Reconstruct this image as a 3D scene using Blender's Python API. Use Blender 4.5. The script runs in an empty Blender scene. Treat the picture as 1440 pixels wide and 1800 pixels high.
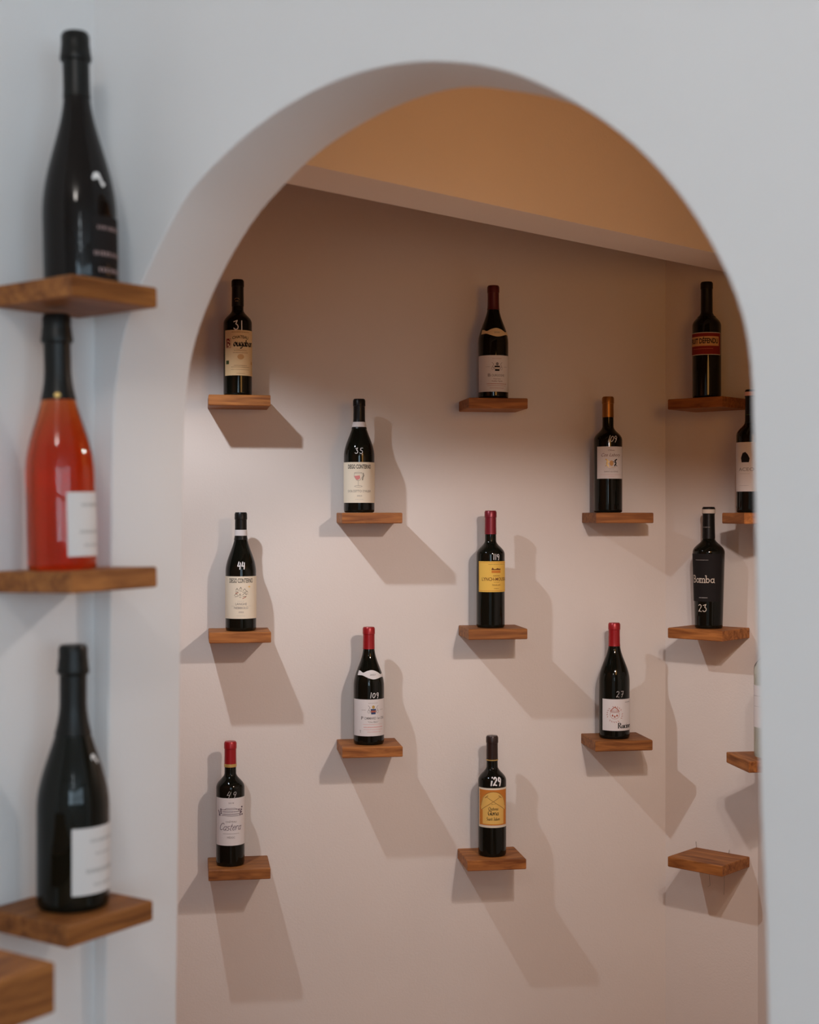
import bpy, math, random
from mathutils import Vector, Matrix, Euler

random.seed(7)
sc = bpy.context.scene
COL = sc.collection
PI = math.pi
FPX = 2550.0            # focal length in pixels of the 1440x1800 frame
CAMZ = 1.52             # eye height above the floor
CEIL = 2.62

# ------------------------------------------------------------------ camera, world, daylight, exposure
cd = bpy.data.cameras.new('camera')
cam = bpy.data.objects.new('camera', cd); COL.objects.link(cam)
cam.location = (0, 0, CAMZ); cam.rotation_euler = (PI / 2, 0, 0)
cd.sensor_fit = 'VERTICAL'; cd.sensor_height = 36.0; cd.lens = FPX / 1800 * 36
cd.clip_start = 0.05
cd.dof.use_dof = True; cd.dof.focus_distance = 3.88; cd.dof.aperture_fstop = 4.2
sc.camera = cam

w = bpy.data.worlds.new('overcast_sky'); sc.world = w; w.use_nodes = True
bgn = w.node_tree.nodes['Background']
bgn.inputs[0].default_value = (0.72, 0.88, 1.0, 1); bgn.inputs[1].default_value = 0.35

vs = sc.view_settings
vs.view_transform = 'Standard'; vs.look = 'None'; vs.exposure = -0.06; vs.gamma = 1.0
vs.use_curve_mapping = False

# plan: the arch wall has its left corner at CW and runs along UD; ND points through it into the wine room
TH = math.radians(34)
UD = Vector((math.cos(TH), -math.sin(TH))); ND = Vector((math.sin(TH), math.cos(TH)))
CW = Vector((-0.422, 1.941))
def fw(u, n, z=0.0):
    p = CW + u * UD + n * ND
    return Vector((p.x, p.y, CAMZ + z))

def light(name, kind, loc, energy, color, **kw):
    ld = bpy.data.lights.new(name, kind); ld.energy = energy; ld.color = color
    for k, v in kw.items(): setattr(ld, k, v)
    o = bpy.data.objects.new(name, ld); COL.objects.link(o); o.location = loc
    return o
def aim(o, d): o.rotation_euler = Vector(d).to_track_quat('-Z', 'Y').to_euler()

ROOM_U, ROOM_N = 4.6, -4.2
a1 = light('window_daylight', 'AREA', fw(ROOM_U + .06, -2.5, .25), 56, (.64, .84, 1.0), shape='RECTANGLE', size=2.8, size_y=1.3)
aim(a1, (-UD.x, -UD.y, 0))
a2 = light('window_daylight', 'AREA', fw(3.7, ROOM_N - .06, .25), 51, (.64, .84, 1.0), shape='RECTANGLE', size=1.6, size_y=1.3)
aim(a2, (ND.x, ND.y, 0))
cl = light('front_room_ceiling_lamp', 'POINT', fw(.95, -1.35, .98), 11.5, (1.0, .93, .87), shadow_soft_size=.09)

for d in (3.3, 3.9, 4.5, 5.1):      # row of small ceiling spots in the front room
    light('ceiling_spot', 'POINT', (-.41 + .221 * d, 1.81 - .975 * d, CAMZ + 1.03), 2.4, (.85, .94, 1.0), shadow_soft_size=.04)

# wine room: two spots behind the arch wall, then an added jamb fill and warm fill
la = light('wine_room_light', 'SPOT', (-.70, 3.05, CAMZ + .768), 38, (.86, .91, 1.0), spot_size=math.radians(137), spot_blend=.38, shadow_soft_size=.018)
lb = light('wine_room_light', 'SPOT', (.55, 2.38, CAMZ + .375), 28, (1.0, .87, .86), spot_size=math.radians(90), spot_blend=.3, shadow_soft_size=.022)
aim(lb, (-.10, .64, -.766))
jamb_fill = light('wine_room_light', 'SPOT', (.66, 2.20, CAMZ + .45), 13.5, (1.0, .90, .84), spot_size=math.radians(160), spot_blend=.25, shadow_soft_size=.03)  # added fill to brighten the jamb and arch underside, no fixture known
lc = light('warm_fill', 'AREA', (.80, 2.05, CAMZ + .42), 3.5, (1.0, .47, .13), shape='DISK', size=.48)  # added fill for the warm brown ambience on upper wall and beam
aim(lc, (-.33, .92, .0))

# ------------------------------------------------------------------ materials
def mat(name, color=(.8, .8, .8), rough=.6, metal=0.0, spec=.5, bump=None, coat=0.0, trans=0.0, ior=1.5):
    m = bpy.data.materials.new(name); m.use_nodes = True
    nt = m.node_tree; b = nt.nodes['Principled BSDF']
    b.inputs['Base Color'].default_value = (*color, 1); b.inputs['Roughness'].default_value = rough
    b.inputs['Metallic'].default_value = metal; b.inputs['Specular IOR Level'].default_value = spec
    b.inputs['IOR'].default_value = ior; b.inputs['Coat Weight'].default_value = coat
    b.inputs['Transmission Weight'].default_value = trans
    if bump:
        tc = nt.nodes.new('ShaderNodeTexCoord'); nz = nt.nodes.new('ShaderNodeTexNoise'); bp = nt.nodes.new('ShaderNodeBump')
        nz.inputs['Scale'].default_value = bump[0]; nz.inputs['Detail'].default_value = 5
        bp.inputs['Strength'].default_value = bump[1]; bp.inputs['Distance'].default_value = bump[2]
        nt.links.new(tc.outputs['Object'], nz.inputs['Vector']); nt.links.new(nz.outputs['Fac'], bp.inputs['Height'])
        nt.links.new(bp.outputs['Normal'], b.inputs['Normal'])
    return m

def plaster(name, c1, c2):
    m = mat(name, c1, .85, spec=.25, bump=(190, .22, .0016))
    nt = m.node_tree; b = nt.nodes['Principled BSDF']
    tc = nt.nodes.new('ShaderNodeTexCoord'); nz = nt.nodes.new('ShaderNodeTexNoise'); rp = nt.nodes.new('ShaderNodeValToRGB')
    nz.inputs['Scale'].default_value = 2.3; nz.inputs['Detail'].default_value = 6
    rp.color_ramp.elements[0].position = .35; rp.color_ramp.elements[0].color = (*c2, 1)
    rp.color_ramp.elements[1].position = .65; rp.color_ramp.elements[1].color = (*c1, 1)
    nt.links.new(tc.outputs['Object'], nz.inputs['Vector']); nt.links.new(nz.outputs['Fac'], rp.inputs['Fac'])
    nt.links.new(rp.outputs['Color'], b.inputs['Base Color'])
    return m

def wood(name, dark, lightc, axis='X'):
    m = mat(name, lightc, .55, spec=.3)
    nt = m.node_tree; b = nt.nodes['Principled BSDF']; L = nt.links.new
    tc = nt.nodes.new('ShaderNodeTexCoord'); oi = nt.nodes.new('ShaderNodeObjectInfo')
    ad = nt.nodes.new('ShaderNodeVectorMath'); ad.operation = 'ADD'
    ml = nt.nodes.new('ShaderNodeVectorMath'); ml.operation = 'SCALE'
    cv = nt.nodes.new('ShaderNodeCombineXYZ')
    for i in range(3): L(oi.outputs['Random'], cv.inputs[i])
    L(cv.outputs[0], ml.inputs[0]); ml.inputs['Scale'].default_value = 37.0
    L(tc.outputs['Object'], ad.inputs[0]); L(ml.outputs[0], ad.inputs[1])
    mp = nt.nodes.new('ShaderNodeMapping'); mp.inputs['Scale'].default_value = (9, 75, 75) if axis == 'X' else (75, 9, 75)
    mp.inputs['Rotation'].default_value = (.25, .35, .22)
    L(ad.outputs[0], mp.inputs['Vector'])
    n1 = nt.nodes.new('ShaderNodeTexNoise'); n1.inputs['Scale'].default_value = 1.0; n1.inputs['Detail'].default_value = 7; n1.inputs['Distortion'].default_value = .9
    L(mp.outputs[0], n1.inputs['Vector'])
    rp = nt.nodes.new('ShaderNodeValToRGB')
    rp.color_ramp.elements[0].position = .30; rp.color_ramp.elements[0].color = (*dark, 1)
    rp.color_ramp.elements[1].position = .68; rp.color_ramp.elements[1].color = (*lightc, 1)
    L(n1.outputs['Fac'], rp.inputs['Fac'])
    hs = nt.nodes.new('ShaderNodeHueSaturation')
    mr = nt.nodes.new('ShaderNodeMapRange'); mr.inputs['To Min'].default_value = .82; mr.inputs['To Max'].default_value = 1.15
    L(oi.outputs['Random'], mr.inputs['Value']); L(mr.outputs[0], hs.inputs['Value']); L(rp.outputs['Color'], hs.inputs['Color'])
    L(hs.outputs['Color'], b.inputs['Base Color'])
    bp = nt.nodes.new('ShaderNodeBump'); bp.inputs['Strength'].default_value = .25; bp.inputs['Distance'].default_value = .001
    L(n1.outputs['Fac'], bp.inputs['Height']); L(bp.outputs['Normal'], b.inputs['Normal'])
    return m

M = {}
M['wall'] = plaster('white_plaster', (.80, .79, .785), (.77, .76, .755))
M['wall_in'] = plaster('white_plaster_wine_room', (.80, .738, .67), (.77, .71, .645))
M['terracotta'] = plaster('terracotta_bounce_tint', (.30, .09, .03), (.25, .075, .025))  # for unseen faces only, colour chosen to dim and warm the bounced light
M['floor'] = wood('floor_wood', (.27, .115, .04), (.41, .195, .07))
M['oak'] = wood('oiled_oak', (.17, .052, .012), (.44, .168, .042))
M['glass'] = mat('dark_green_glass', (.005, .006, .004), .05, spec=.30)
M['glass_b'] = mat('dark_brown_glass', (.007, .005, .004), .05, spec=.26)
M['clear'] = mat('clear_greenish_glass', (.80, .88, .80), .02, trans=1.0, ior=1.4)
M['rose'] = mat('rose_wine_glass', (1.0, .66, .22), .02, trans=1.0, ior=1.38)
_nt = M['rose'].node_tree; _va = _nt.nodes.new('ShaderNodeVolumeAbsorption')
_va.inputs['Color'].default_value = (.88, .22, .0, 1); _va.inputs['Density'].default_value = 38
_nt.links.new(_va.outputs[0], _nt.nodes['Material Output'].inputs['Volume'])
M['black_foil'] = mat('black_foil', (.007, .007, .006), .36, spec=.28)
M['red_foil'] = mat('red_foil', (.36, .010, .014), .34, metal=.25, spec=.6)
M['crimson_foil'] = mat('crimson_foil', (.22, .012, .024), .34, metal=.3, spec=.6)
M['burgundy_foil'] = mat('burgundy_foil', (.10, .012, .012), .36, metal=.2)
M['bronze_foil'] = mat('bronze_foil', (.36, .16, .035), .36, metal=.7)
M['gold'] = mat('gold_print', (.60, .40, .12), .4, metal=.4)
M['brown_foil'] = mat('dark_brown_foil', (.030, .015, .011), .36, metal=.2)
M['pink_foil'] = mat('pale_pink_foil', (.75, .45, .38), .45)
def paper(n, c): M[n] = mat(n, c, .75, spec=.2)
paper('white_paper', (.74, .71, .69)); paper('cream_paper', (.80, .72, .56)); paper('tan_paper', (.80, .60, .33))
paper('yellow_paper', (.82, .52, .10)); paper('gold_paper', (.80, .50, .13)); paper('orange_print', (.62, .22, .035))
paper('red_print', (.22, .018, .013)); paper('black_print', (.012, .011, .011)); paper('grey_print', (.22, .20, .19))
paper('light_grey_print', (.46, .44, .42)); paper('brown_print', (.16, .055, .02)); paper('pink_print', (.70, .26, .24))
paper('green_print', (.06, .09, .035)); paper('blue_print', (.03, .06, .16)); paper('tan_print', (.62, .36, .15))
paper('dull_red_print', (.42, .13, .08)); paper('purple_grey_print', (.16, .12, .15)); paper('chalk', (.85, .84, .82))
paper('black_paper', (.014, .012, .012)); paper('dusty_pink_print', (.42, .30, .29)); paper('off_white_print', (.70, .62, .52))
M['metal'] = mat('dull_wire', (.25, .2, .16), .5, metal=.8)
M['frame'] = mat('window_frame_paint', (.7, .7, .68), .5)

# ------------------------------------------------------------------ mesh helpers
def link(name, verts, faces, m, parent=None, smooth=False, sharp=None):
    me = bpy.data.meshes.new(name); me.from_pydata([tuple(v) for v in verts], [], faces); me.update()
    if m is not None: me.materials.append(m)
    if smooth:
        me.shade_smooth()
        if sharp: me.set_sharp_from_angle(angle=math.radians(sharp))
    o = bpy.data.objects.new(name, me); COL.objects.link(o)
    if parent: o.parent = parent
    return o
def empty(name, loc, rot=(0, 0, 0)):
    o = bpy.data.objects.new(name, None); COL.objects.link(o); o.location = loc; o.rotation_euler = rot
    o.empty_display_size = .05
    return o
def tag(o, label=None, cat=None, group=None, kind=None):
    if label: o['label'] = label
    if cat: o['category'] = cat
    if group: o['group'] = group
    if kind: o['kind'] = kind
    return o
def prism(poly, z0, z1):
    n = len(poly)
    v = [(p[0], p[1], z0) for p in poly] + [(p[0], p[1], z1) for p in poly]
    f = [tuple(reversed(range(n))), tuple(range(n, 2 * n))]
    f += [(i, (i + 1) % n, n + (i + 1) % n, n + i) for i in range(n)]
    return v, f
def slab(name, a, b, thick, z0, z1, m):
    """upright wall from plan point a to b; 'thick' to the right-hand side of a->b"""
    a = Vector(a); b = Vector(b); d = (b - a).normalized(); nrm = Vector((d.y, -d.x)) * thick
    v, f = prism([a, b, b + nrm, a + nrm], z0, z1)
    if thick > 0: f = [tuple(reversed(q)) for q in f]
    return link(name, v, f, m)

def structure(o, label): return tag(o, label, kind='structure')

# ------------------------------------------------------------------ the setting
# arch wall: outlines of the opening in (u, height) on its two faces
RF = [.4375, .4378, .4381, .4382, .4376, .436, .4336, .4311, .4287, .4266, .4245, .4226, .4208, .4191, .4175, .4159, .4145, .4132, .4123, .4118, .4118, .4121, .4124, .4126, .4126, .4126, .4128, .4132, .4136, .414, .4145, .415, .4155, .416, .4165, .4172, .4181, .4192, .4203, .4214, .4229, .4246, .4265, .4288, .4315, .4338, .4344, .4342, .4344, .435, .4361, .4378, .4397, .4416, .4429, .4434, .4431, .4427, .4424, .4424, .4424]
RB = [.4375, .4378, .4381, .4382, .4376, .436, .4336, .4311, .4287, .4266, .4245, .4226, .4208, .4191, .4175, .4159, .4145, .4132, .4123, .4118, .4118, .4121, .4124, .4126, .4126, .4128, .4138, .416, .4185, .4199, .4203, .4203, .4202, .42, .4198, .4197, .4199, .4206, .4215, .4226, .4237, .4246, .4253, .4264, .4283, .4302, .4313, .4321, .4334, .4348, .4361, .4378, .4397, .4416, .4429, .4434, .4431, .4427, .4424, .4424, .4424]
TW = .138
def outline(R):
    right = [(.934, -CAMZ), (.9315, -.498), (.9292, -.3946), (.924, -.2888), (.920, -.1102), (.9176, .028)]
    arc = [(.478 + r * math.cos(math.radians(3 * i)), .10 + r * math.sin(math.radians(3 * i))) for i, r in enumerate(R)]
    left = [(.0335, .0471), (.0292, -.1575), (.0238, -.5149), (.0205, -.6949), (.018, -CAMZ)]
    return right, arc, left
def build_arch_wall():
    UMIN, UMAX, ZT = -2.75, ROOM_U + .2, CEIL - CAMZ
    V, Fc = [], []
    def ring(R, e, n):
        r, a, l = outline(R); pts = r + a + l; out = []
        for i, p in enumerate(pts):
            q0 = Vector(pts[max(0, i - 1)]); q1 = Vector(pts[min(len(pts) - 1, i + 1)])
            d = (q1 - q0).normalized(); nr = Vector((d.y, -d.x))      # away from the opening
            out.append((p[0] + nr.x * e, p[1] + nr.y * e if 0 < i < len(pts) - 1 else p[1]))
        idx = len(V)
        for p in out: V.append(fw(p[0], n, p[1]))
        return list(range(idx, idx + len(out))), out
    e = .0035
    rings = []
    for k in range(4):
        t = k / 3 * PI / 2; rings.append(ring(RF, e * (1 - math.sin(t)), e * (1 - math.cos(t))))
    for k in range(4):
        t = (1 - k / 3) * PI / 2; rings.append(ring(RB, e * (1 - math.sin(t)), TW - e * (1 - math.cos(t))))
    N = len(rings[0][0])
    for a, b in zip(rings[:-1], rings[1:]):
        for i in range(N - 1): Fc.append((a[0][i], a[0][i + 1], b[0][i + 1], b[0][i]))
    nr, na = 6, 61
    def outer(n, side):
        ids = []
        for i in range(N):
            z = side[1][i][1]
            if i < nr: p = (UMAX, z)
            elif i >= nr + na: p = (UMIN, z)
            else:
                t = (i - nr) / (na - 1)
                if t <= .25: p = (UMAX, .1 + (ZT - .1) * t / .25)
                elif t <= .75: p = (UMAX + (UMIN - UMAX) * (t - .25) / .5, ZT)
                else: p = (UMIN, ZT + (.1 - ZT) * (t - .75) / .25)
            ids.append(len(V)); V.append(fw(p[0], n, p[1]))
        return ids
    of = outer(0, rings[0]); ob = outer(TW, rings[-1]); back = set(ob) | set(rings[-1][0])
    for i in range(N - 1):
        Fc.append((of[i], of[i + 1], rings[0][0][i + 1], rings[0][0][i]))
        Fc.append((rings[-1][0][i], rings[-1][0][i + 1], ob[i + 1], ob[i]))
        Fc.append((of[i + 1], of[i], ob[i], ob[i + 1]))
    o = link('wall_arch', V, Fc, M['wall'], smooth=True, sharp=40)
    o.data.materials.append(M['terracotta'])  # unseen back face, tinted for the warm bounce it gives the wine room
    for p in o.data.polygons:
        if all(v in back for v in p.vertices): p.material_index = 1
    return o
structure(build_arch_wall(), 'white plastered wall with the round arched opening')

# front room
structure(slab('wall_left', fw(0, ROOM_N).xy, fw(0, .0).xy, -.12, 0, CEIL, M['wall']), 'white side wall carrying the sparkling wine shelves')

def window_wall(name, a, b, n_out, holes, label, first):
    """upright wall with rectangular openings (s0, s1) between z .85 and 2.35, window frames in them"""
    a = Vector(a); b = Vector(b); d = (b - a).normalized(); Ln = (b - a).length; o = Vector(n_out).normalized() * .15
    V, Fc = [], []
    def box(s0, s1, z0, z1, VV, FF, off=0.0, th=1.0):
        p0, p1 = a + d * s0 + o * off, a + d * s1 + o * off
        v, f = prism([p0, p1, p1 + o * th, p0 + o * th], z0, z1)
        k = len(VV); VV.extend(v); FF.extend([tuple(i + k for i in q) for q in f])
    s = 0
    for h0, h1 in holes:
        box(s, h0, 0, CEIL, V, Fc); box(h0, h1, 0, .72, V, Fc); box(h0, h1, 2.42, CEIL, V, Fc); s = h1
    box(s, Ln, 0, CEIL, V, Fc)
    wobj = structure(link(name, V, Fc, M['wall']), label)
    for i, (h0, h1) in enumerate(holes):
        V, Fc = [], []
        for x in (h0, (h0 + h1) / 2 - .03, h1 - .06): box(x, x + .06, .72, 2.42, V, Fc, .2, .4)
        for z in (.72, 1.62, 2.36): box(h0, h1, z, z + .06, V, Fc, .22, .36)
        structure(link('window_%d' % (first + i), V, Fc, M['frame']), 'pale painted window frame with glazing bars')
window_wall('wall_right', fw(ROOM_U, ROOM_N).xy, fw(ROOM_U, 0).xy, UD, [(.4, 1.75), (1.95, 3.2)], 'white street-side wall with two windows', 1)
window_wall('wall_rear', fw(0, ROOM_N).xy, fw(ROOM_U, ROOM_N).xy, -ND, [(2.9, 4.5)], 'white wall with a window behind the viewer', 3)

# wine room
AB = math.radians(8.7)
RB_ = Vector((math.cos(AB), math.sin(AB))); NB = Vector((-math.sin(AB), math.cos(AB)))     # along / into the back wall
P3 = Vector((.2296, 4.01))
C1 = P3 + .497 * RB_
AC = math.radians(48)
RC = Vector((math.sin(AC), -math.cos(AC))); OC = Vector((-math.cos(AC), -math.sin(AC)))     # along the corner wall / out of it
C2 = C1 + .288 * RC
SD = -NB                                                                                  # along the side wall towards the viewer
t_end = (.07 - (C2 - CW).dot(ND)) / SD.dot(ND)
E2 = C2 + t_end * SD
structure(slab('wall_back', P3 - 2.9 * RB_, C1, -.12, 0, CEIL, M['wall_in']), 'white plastered wall with four columns of bottle shelves')
structure(slab('wall_corner', C1, C2, -.12, 0, CEIL, M['wall_in']), 'narrow white angled wall across the room corner')
structure(slab('wall_side', C2, E2, -.12, 0, CEIL, M['wall_in']), 'white side wall of the wine room')
fl, ff = prism([fw(-3, 5), fw(6, 5), fw(6, ROOM_N - .4), fw(-3, ROOM_N - .4)], -.1, 0)
structure(link('floor', fl, ff, M['floor']), 'warm brown wooden floor')
fl, ff = prism([fw(-3, .07), fw(6, .07), fw(6, ROOM_N - .4), fw(-3, ROOM_N - .4)], CEIL, CEIL + .1)
structure(link('ceiling', fl, ff, M['wall']), 'white ceiling of the front room')
fl, ff = prism([fw(-3, 5), fw(6, 5), fw(6, .07), fw(-3, .07)], CEIL, CEIL + .1)
structure(link('ceiling', fl, ff, M['terracotta']), 'unseen wine room ceiling, coloured terracotta to warm the bounced light')
# dropped beam crossing the wine room
bd = Vector((.72, .695)).normalized(); bn = Vector((bd.y, -bd.x))
f0 = Vector((.805, 3.80)) + bd * .12; 
tl = (.05 - (f0 - CW).dot(ND)) / bd.dot(ND)
g0 = f0 + tl * bd
nf = f0 + .143 * bn - bd * .08; tn = (.05 - (nf - CW).dot(ND)) / bd.dot(ND); ng = nf + tn * bd
bv, bf = prism([g0, f0, nf, ng], CAMZ + .633, CEIL)
structure(link('trim_1', bv, [tuple(reversed(q)) for q in bf], M['wall_in']), 'white dropped ceiling beam crossing the wine room')

# ------------------------------------------------------------------ shelves
def shelf(name, root_plan, along, out, ztop, width, depth, thick, label, group, tilt=0.0, mtl='oak'):
    """root_plan: mid of the back edge on the wall; local x runs along the wall, local -y out of it"""
    ang = math.atan2(along.y, along.x)
    w2, e = width / 2, .0018
    V, Fc = [], []
    def lay(i, z): return [(-w2 + i, -depth + i, z), (w2 - i, -depth + i, z), (w2 - i, 0, z), (-w2 + i, 0, z)]
    for i, z in ((e, -thick), (0, -thick + e), (0, -e), (e, 0)): V += lay(i, z)
    Fc = [(3, 2, 1, 0), (12, 13, 14, 15)]
    for k in range(3):
        for j in range(4): Fc.append((4 * k + j, 4 * k + (j + 1) % 4, 4 * k + 4 + (j + 1) % 4, 4 * k + 4 + j))
    o = link(name, V, Fc, M[mtl])
    Mx = Matrix.Translation((root_plan.x, root_plan.y, CAMZ + ztop)) @ Matrix.Rotation(math.radians(tilt), 4, 'Y') @ Matrix.Rotation(ang, 4, 'Z')
    o.matrix_world = Mx
    return tag(o, label, 'shelf', group)

ROWZ = [.304, -.002, -.312, -.618, -.927]
def back_pt(px):
    k = (px - 720) / FPX
    s = (k * P3.y - P3.x) / (RB_.x - k * RB_.y)
    return P3 + s * RB_
SW, SDp, ST = .16, .143, .028
GB = 'small floating wooden shelves in the wine room'
BACK = {}
for key, px, row, lab in (
        ('c1r1', 418, 0, 'oak wall shelf under the bottle with a tall tan label'),
        ('c1r3', 419, 2, 'oak wall shelf under the bottle with a sketched village label'),
        ('c1r5', 418, 4, 'oak wall shelf under the bottle with an etched country house label'),
        ('c2r2', 643, 1, 'oak wall shelf under the bottle with a drinking glass on its label'),
        ('c2r4', 643.5, 3, 'oak wall shelf under the red-capped bottle with a white neck label'),
        ('c3r1', 857, 0, 'dim oak wall shelf under the bottle with a tan neck label'),
        ('c3r3', 856.5, 2, 'oak wall shelf under the crimson-capped bottle with a plain yellow label'),
        ('c3r5', 854.5, 4, 'oak wall shelf under the bottle with an ornate gold label'),
        ('c4r2', 1072, 1, 'oak wall shelf under the bronze-capped bottle'),
        ('c4r4', 1070.5, 3, 'oak wall shelf under the bottle with a round red seal')):
    p = back_pt(px); BACK[key] = (p, ROWZ[row])
    o = shelf('wall_shelf', p, RB_, -NB, ROWZ[row], SW, SDp, ST, lab, GB)
    if key == 'c1r5':
        v = []; f = []
        for z in (0, -.018):
            for j in range(8): v.append((-.045 + .0035 * math.cos(j * PI / 4), -.05 + .0035 * math.sin(j * PI / 4), -ST + z))
        f = [(j, (j + 1) % 8, 8 + (j + 1) % 8, 8 + j) for j in range(8)] + [tuple(range(8, 16))]
        link('dowel', v, f, M['oak'], o)
for key, row, lab in (('k1', 0, 'dark oak corner shelf under the bottle with a red banner label'),
                      ('k3', 2, 'oak corner shelf under the black bottle marked 23'),
                      ('k5', 4, 'empty oak shelf on the angled corner wall')):
    p = C1 + .18 * RC; BACK[key] = (p, ROWZ[row])
    o = shelf('wall_shelf', p, RC, OC, ROWZ[row] - (.002 if row == 4 else 0), .166, SDp, ST, lab, GB)
    if key == 'k5':
        for pts in ([(-.078, -.004, 0), (-.079, -.004, .017)], [(.022, -.003, 0), (.024, -.003, .010)],
                    [(-.012, -.05, -ST), (-.010, -.05, -ST - .03), (-.008, -.05, -ST - .055), (-.014, -.052, -ST - .06)],
                    [(.040, -.06, -ST), (.041, -.06, -ST - .035), (.040, -.06, -ST - .07)]):
            v, f = [], []; r = .00055
            for i, q in enumerate(pts):
                for j in range(5): v.append((q[0] + r * math.cos(j * 2 * PI / 5), q[1] + r * math.sin(j * 2 * PI / 5), q[2]))
                if i: f += [(5 * i - 5 + j, 5 * i - 5 + (j + 1) % 5, 5 * i + (j + 1) % 5, 5 * i + j) for j in range(5)]
            link('wire', v, f, M['metal'], o)
# side wall shelves (far edges at depth 3.78 / 3.75)
def side_pt(Y):
    t = (C2.y - Y) / -SD.y * 1.0
    return C2 + t * SD
for key, Y, row, lab in (('s2', 3.715, 1, 'oak side-wall shelf under the bottle with a white label and black motif'),
                         ('s4', 3.685, 3, 'oak side-wall shelf holding the clear bottle')):
    p = side_pt(Y); BACK[key] = (p, ROWZ[row])
    shelf('wall_shelf', p, SD, -RB_, ROWZ[row], .15, .140, ST, lab, GB)
# sparkling wine shelves on the left wall of the front room
GL = 'floating wooden shelves on the left wall'
for z, tl_, lab in ((.281, -1.4, 'oak shelf on the near wall under the bottle with a black label'),
                    (-.073, -1.4, 'oak shelf on the near wall holding the rose bottle'),
                    (-.491, 0, 'oak shelf on the near wall under the green sparkling bottle')):
    q = CW + (-.0985 if z > -.2 else -.1055) * ND
    shelf('wall_shelf', q, ND, UD, z, .143, .140, .026, lab, GL, tilt=tl_)
# thick counter board, only its end corner is in view
cw0 = CW + (-.56) * ND
tag(shelf('counter_board', cw0, ND, UD, -.465, .45, .292, .053, '', None),
    'thick wooden counter board below the sparkling wine shelves', 'counter')

# ------------------------------------------------------------------ bottles
def bez(p0, p1, p2, p3, n):
    out = []
    for i in range(1, n + 1):
        t = i / n; a = (1 - t) ** 3; b = 3 * t * (1 - t) ** 2; c = 3 * t * t * (1 - t); d = t ** 3
        out.append((a * p0[0] + b * p1[0] + c * p2[0] + d * p3[0], a * p0[1] + b * p1[1] + c * p2[1] + d * p3[1]))
    return out
def profile(kind, H, R, rn):
    """list of (radius, z) from the base edge up to the lip"""
    Rb = R * (.87 if kind == 'tapered' else 1.0)
    P = [(Rb * .86, 0.0), (Rb * .95, .0012), (Rb * .99, .004), (Rb, .009)]
    if kind in ('bordeaux', 'tapered'):
        zs, zn = H * .625, H * .745
        P.append((R, zs)); P += bez((R, zs), (R, zs + H * .058), (rn * 1.08, zn - H * .042), (rn * 1.04, zn), 14)
    elif kind == 'burgundy':
        zs, zn = H * .495, H * .83
        P.append((R, zs)); P += bez((R, zs), (R, zs + H * .125), (rn * 1.10, zn - H * .125), (rn * 1.02, zn), 16)
    elif kind == 'slender':
        zs, zn = H * .27, H * .78
        P.append((R, zs)); P += bez((R, zs), (R, zs + H * .20), (rn * 1.08, zn - H * .17), (rn * 1.0, zn), 18)
    else:                                                           # champagne
        zs, zn = H * .375, H * .78
        P.append((R, zs)); P += bez((R, zs), (R, zs + H * .15), (rn * 1.08, zn - H * .15), (rn * 1.0, zn), 18)
    P += [(rn, H * .90), (rn, H - .018), (rn * 1.07, H - .0172), (rn * 1.07, H - .003), (rn * 1.0, H)]
    return P
def rad(P, z):
    for (r0, z0), (r1, z1) in zip(P[:-1], P[1:]):
        if z0 <= z <= z1 and z1 > z0: return r0 + (r1 - r0) * (z - z0) / (z1 - z0)
    return P[-1][0]
def lathe(name, P, m, parent, n=48, cap_top=True, cap_bot=True, sharp=35):
    V, Fc = [], []
    for r, z in P:
        for j in range(n): a = 2 * PI * j / n; V.append((r * math.cos(a), r * math.sin(a), z))
    for i in range(len(P) - 1):
        for j in range(n): Fc.append((i * n + j, i * n + (j + 1) % n, (i + 1) * n + (j + 1) % n, (i + 1) * n + j))
    if cap_bot: Fc.append(tuple(reversed(range(n))))
    if cap_top: Fc.append(tuple(range((len(P) - 1) * n, len(P) * n)))
    return link(name, V, Fc, m, parent, smooth=True, sharp=sharp)

# ---- flat drawing tools: every shape is a list of 2D polygons (x right, y up, metres)
_tc = {}
def text(s, size, cx=0, cy=0, sx=1.0, shear=0.0, bold=0.0, align='CENTER', arc=None):
    key = (s, bold, shear)
    if key not in _tc:
        cu = bpy.data.curves.new('t', 'FONT'); cu.body = s; cu.size = 1.0; cu.align_x = 'CENTER'; cu.align_y = 'CENTER'
        cu.shear = shear; cu.offset = bold; cu.resolution_u = 3
        ob = bpy.data.objects.new('t', cu); COL.objects.link(ob)
        dg = bpy.context.evaluated_depsgraph_get()
        me = bpy.data.meshes.new_from_object(ob.evaluated_get(dg))
        polys = [[tuple(me.vertices[i].co.xy) for i in p.vertices] for p in me.polygons]
        bpy.data.objects.remove(ob); bpy.data.curves.remove(cu); bpy.data.meshes.remove(me)
        xs = [p[0] for q in polys for p in q]; mid = (min(xs) + max(xs)) / 2
        _tc[key] = [[(p[0] - mid, p[1]) for p in q] for q in polys]
    out = []
    for q in _tc[key]:
        pp = []
        for x, y in q:
            X, Y = cx + x * size * sx, cy + y * size
            if arc: Y -= arc * (x * size * sx) ** 2
            pp.append((X, Y))
        out.append(pp)
    return out
def text_width(s, size, sx=1.0, **k):
    xs = [p[0] for q in text(s, size, sx=sx, **k) for p in q]; return max(xs) - min(xs)
def fit(s, width, height, cx=0, cy=0, **k):
    """text scaled to a given width and cap height (the built-in font's caps are about .69 em)"""
    size = height / .69
    return text(s, size, cx, cy, sx=width / text_width(s, size, **{a: b for a, b in k.items() if a in ('shear', 'bold')}), **k)
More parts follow.
